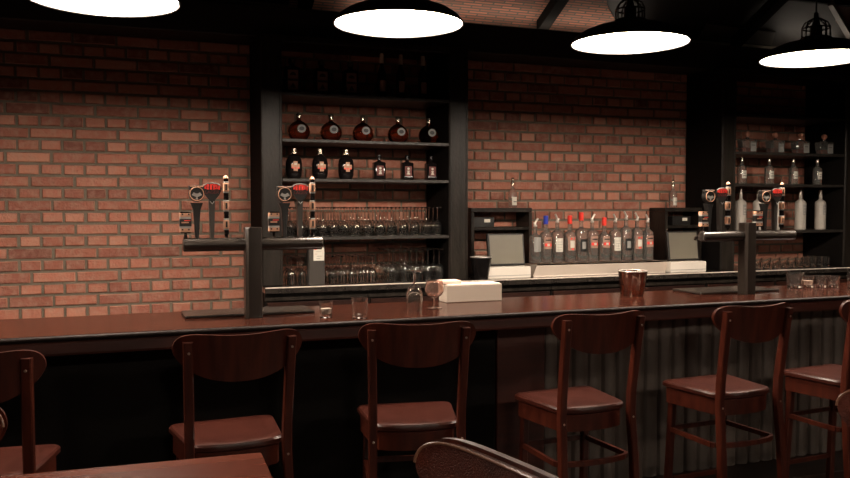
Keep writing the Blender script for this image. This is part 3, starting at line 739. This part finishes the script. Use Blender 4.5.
for x in (-1.19, -.0145, 1.168, 2.343, 3.507, 4.70):
    bulb(x, 3.395, LZ+.026, BULB)
dup(l0, (-1.19, 3.395, LZ), 0, 'black dome pendant further left, beyond the picture')
dup(l0, (4.70, 3.395, LZ), 0, 'black dome pendant further right, beyond the picture')
# second row over the tables behind the camera
for x in (.2, 2.4, 4.6):
    l = dup(l0, (x, -1.2, 2.4), 0, 'black dome pendant over the tables at %s' % ('the left' if x < 0 else 'the middle' if x < 2 else 'the right'), 'black dome pendants above the tables')
    for ch in l.children:
        if ch.name.startswith('cable'): ch.scale = (1, 1, 1.30)
    bulb(x, -1.2, 2.426, 24, .027)

# ------------------------------------------------------------------ stools and chairs
def panel_pts(zc, up, dn, W):
    return zc, up, dn, W
def make_back(mb, m, W=.214, zc=1.068, up=.063, dn=.112, th=.013, y_end=-.190, bulge=.052, lean=.10, NU=26, NV=8, inset=0., off=0.):
    """curved backrest: s in [-1,1] along the width, v from bottom to top; th = thickness along y"""
    def P(s, v, side):
        a = min(1, abs(s)); W2 = W-inset
        zt = zc+(up-inset)*(max(0, 1-a**6))**.5-.021*(1-a*a)
        zb = zc-(dn-inset)*(max(0, 1-a**2.3))**.62
        z = zb+(zt-zb)*v; x = W2*s
        y = y_end-bulge*(1-(x/W)**2)-lean*(z-.95)+side
        return (x, y, z)
    S = [math.sin(PI/2*(2*k/NU-1)) for k in range(NU+1)]
    def grid(side): return [[P(s, j/NV, side) for j in range(NV+1)] for s in S]
    A, B = grid(off), grid(off+th)
    # closed loft: each station is a loop around the section
    rings = [A[i]+B[i][::-1] for i in range(NU+1)]
    mb.loft(rings, m)
def seat_outline(f=1., e=0.):
    pts = []
    fw, rw = .190-e, .160-e
    yf, yr = .158-e, -.140+e*.6
    pts += [(-fw+.03, yf), (fw-.03, yf)] + [(fw-.03+.03*math.sin(a), yf-.03+.03*math.cos(a)) for a in (PI/6, PI/3, PI/2)]
    pts += [(rw+(fw-rw)*.4, -.04), (rw, yr)]
    n = 8
    pts += [(rw*math.cos(PI*k/n), yr-.05*math.sin(PI*k/n)) for k in range(1, n)]
    pts += [(-rw, yr), (-rw-(fw-rw)*.4, -.04)] + [(-(fw-.03)-.03*math.sin(a), yf-.03+.03*math.cos(a)) for a in (PI/2, PI/3, PI/6)]
    return pts
def build_chair(name, cat, loc, rz, label, sh=.74, dz=0., back_leather=False, ring=.508, grp=None, wide=1.):
    """dz lowers the whole back; sh = top of seat"""
    t = thing(name, label, cat, loc, rz, grp)
    # seat cushion
    mb = MB(); lev = [(.012, sh-.03), (.0, sh-.024), (.0, sh-.010), (.006, sh-.003), (.02, sh), (.06, sh-.001), (.12, sh-.006)]
    mb.loft([[(x, y, z) for x, y in seat_outline(e=e)] for e, z in lev], LEATHER); mb.build('seat', t)
    mb = MB(); mb.loft([[(x, y, z) for x, y in seat_outline(e=.012)] for z in (sh-.098, sh-.031)], WOOD); mb.build('seat_apron', t)
    zt = 1.094+dz
    BW = .214
    for sx in (-1, 1):
        w = 1 if sx > 0 else -1
        mb = MB(); mb.beam([(w*.170, -.245, 0), (w*.166, -.205, sh-.22), (w*.162, -.188, sh-.04), (w*.162, -.192, sh+.05), (w*.169, -.232, zt-.012), (w*.1692, -.2328, zt)], .030, .034, WOOD)
        lg = mb.build('leg', t)
        for zz in (zt-.035, sh-.055):
            if zz > sh: yy = -.192-(zz-sh-.05)/(zt-.012-sh-.05)*.04
            else: yy = -.189
            yy -= .0175
            xx = w*(.162+.007*max(0, (zz-sh-.05)/(zt-sh-.06)))
            mb = MB(); mb.M = Matrix.Translation((xx, yy, zz)) @ Matrix.Rotation(PI/2, 4, 'X'); mb.lathe([(.0045, -.001), (.0045, .0012), (.003, .002)], SCREW, 10); mb.build('screw', lg)
        mb = MB(); mb.beam([(w*.160, .148, 0), (w*.150, .118, sh-.098)], .030, .030, WOOD); mb.build('leg', t)
    # bent ring stretcher
    zr = ring
    pts = [(-.158, .132), (.158, .132), (.168, -.15), (.12, -.19), (0, -.212), (-.12, -.19), (-.168, -.15)]
    def seg(a, b, mb): 
        d = Vector((b[0]-a[0], b[1]-a[1])).normalized(); n_ = Vector((-d.y, d.x))*.007
        mb.loft([[(a[0]+n_.x, a[1]+n_.y, zr), (a[0]-n_.x, a[1]-n_.y, zr), (a[0]-n_.x, a[1]-n_.y, zr+.020), (a[0]+n_.x, a[1]+n_.y, zr+.020)],
                 [(b[0]+n_.x, b[1]+n_.y, zr), (b[0]-n_.x, b[1]-n_.y, zr), (b[0]-n_.x, b[1]-n_.y, zr+.020), (b[0]+n_.x, b[1]+n_.y, zr+.020)]], WOOD)
    mb = MB()
    for k in range(3): seg(pts[(k-1) % 7], pts[k], mb)
    cur = [(.168*math.cos(PI*k/10), -.15-.045*math.sin(PI*k/10)) for k in range(11)]
    for a, b in zip(cur, cur[1:]): seg(a, b, mb)
    mb.build('stretcher', t)
    if sh > .6:
        zr = .27; mb = MB(); seg((-.166, .138), (.166, .138), mb)
        mb.build('foot_rail', t)
    mb = MB(); make_back(mb, WOOD, W=BW, zc=1.068+dz)
    if back_leather:
        bk = mb.build('backrest', t)
        mb = MB(); make_back(mb, PEBBLE, W=BW, zc=1.068+dz, th=.016, inset=.007, off=.0135); mb.build('back_pad', bk)
        mb = MB(); P = []
        for k in range(41):
            s = math.sin(PI/2*(k/20-1)); a = abs(s)
            z = 1.068+dz+.057*(max(0, 1-a**6))**.5-.021*(1-a*a); x = (BW-.006)*s
            P.append((x, -.190-.052*(1-(x/BW)**2)-.1*(z-.95)+.030, z))
        mb.tube(P, .0028, PIPING, 8); mb.build('piping', bk)
    else: mb.build('backrest', t)
    return t
G = 'wooden bar stools along the bar'
st = build_chair('bar_stool', 'bar stool', (-.372, 2.855, 0), math.radians(-7), 'leftmost dark wooden bar stool, partly cropped by the left edge', grp=G)
for x, y, r, lab in ((.380, 2.965, 3, 'dark wooden bar stool below the left beer tower, behind the table corner'),
                     (1.062, 2.965, -11, 'dark wooden bar stool below the upside-down glass and cream box'),
                     (1.778, 2.972, 2, 'dark wooden bar stool below the copper shaker tin'),
                     (2.525, 2.965, 3, 'dark wooden bar stool below the right beer tower'),
                     (3.215, 2.965, 4, 'rightmost dark wooden bar stool, partly cropped by the right edge')):
    dup(st, (x, y, 0), math.radians(r), lab)
ch = build_chair('bar_stool', 'bar stool', (.374, 1.146, 0), math.radians(101), 'bar stool with a pebbled brown leather back in the foreground, middle of the picture', back_leather=True, grp='leather-backed bar stools in the foreground')
dup(ch, (1.445, 1.19, 0), math.radians(104), 'leather-backed bar stool in the foreground, cropped by the right edge')
dup(ch, (-.425, 1.735, 0), math.radians(180), 'bar stool beyond the foreground table, its back just in at the left edge')
# high table with a centre pedestal
t = thing('high_table', 'dark wooden high table top in the lower left foreground', 'table', (-.315, 1.17, 0), math.radians(-2.5))
TT = 1.06
mb = MB(); mb.box(-.56, .56, -.42, .425, TT-.035, TT, mat('table_wood', (.15, .036, .019), .2, spec=.2, noise=(3, (.10, .023, .012), 1, (.6, 6, 6))), .004); mb.build('tabletop', t)
mb = MB(); mb.lathe([(.05, .03), (.045, .06), (.04, .9), (.05, 1.0), (.16, 1.02), (.16, 1.0245)], BLACKR, 20); mb.build('pedestal', t)
mb = MB(); mb.lathe([(.26, 0), (.26, .012), (.06, .0295)], BLACKR, 32); mb.build('base', t)

# ------------------------------------------------------------------ world, camera, view
w = bpy.data.worlds.new('w'); sc.world = w; w.use_nodes = True
w.node_tree.nodes['Background'].inputs[0].default_value = (1, .9, .8, 1); w.node_tree.nodes['Background'].inputs[1].default_value = .0
cam = bpy.data.cameras.new('cam'); cam.lens = 36*826/850; cam.sensor_width = 36; cam.clip_start = .05
co = bpy.data.objects.new('cam', cam); C.objects.link(co)
co.location = (0, 0, 1.53); co.rotation_euler = (math.radians(90-2.3), 0, math.radians(-20.8))
sc.camera = co
sc.view_settings.view_transform = 'Standard'; sc.view_settings.look = 'None'; sc.view_settings.exposure = 0; sc.view_settings.gamma = 1
sc.view_settings.use_curve_mapping = False
sc.cycles.use_denoising = True
sc.cycles.max_bounces = 10; sc.cycles.transmission_bounces = 10; sc.cycles.glossy_bounces = 5; sc.cycles.diffuse_bounces = 4
sc.cycles.sample_clamp_indirect = 4
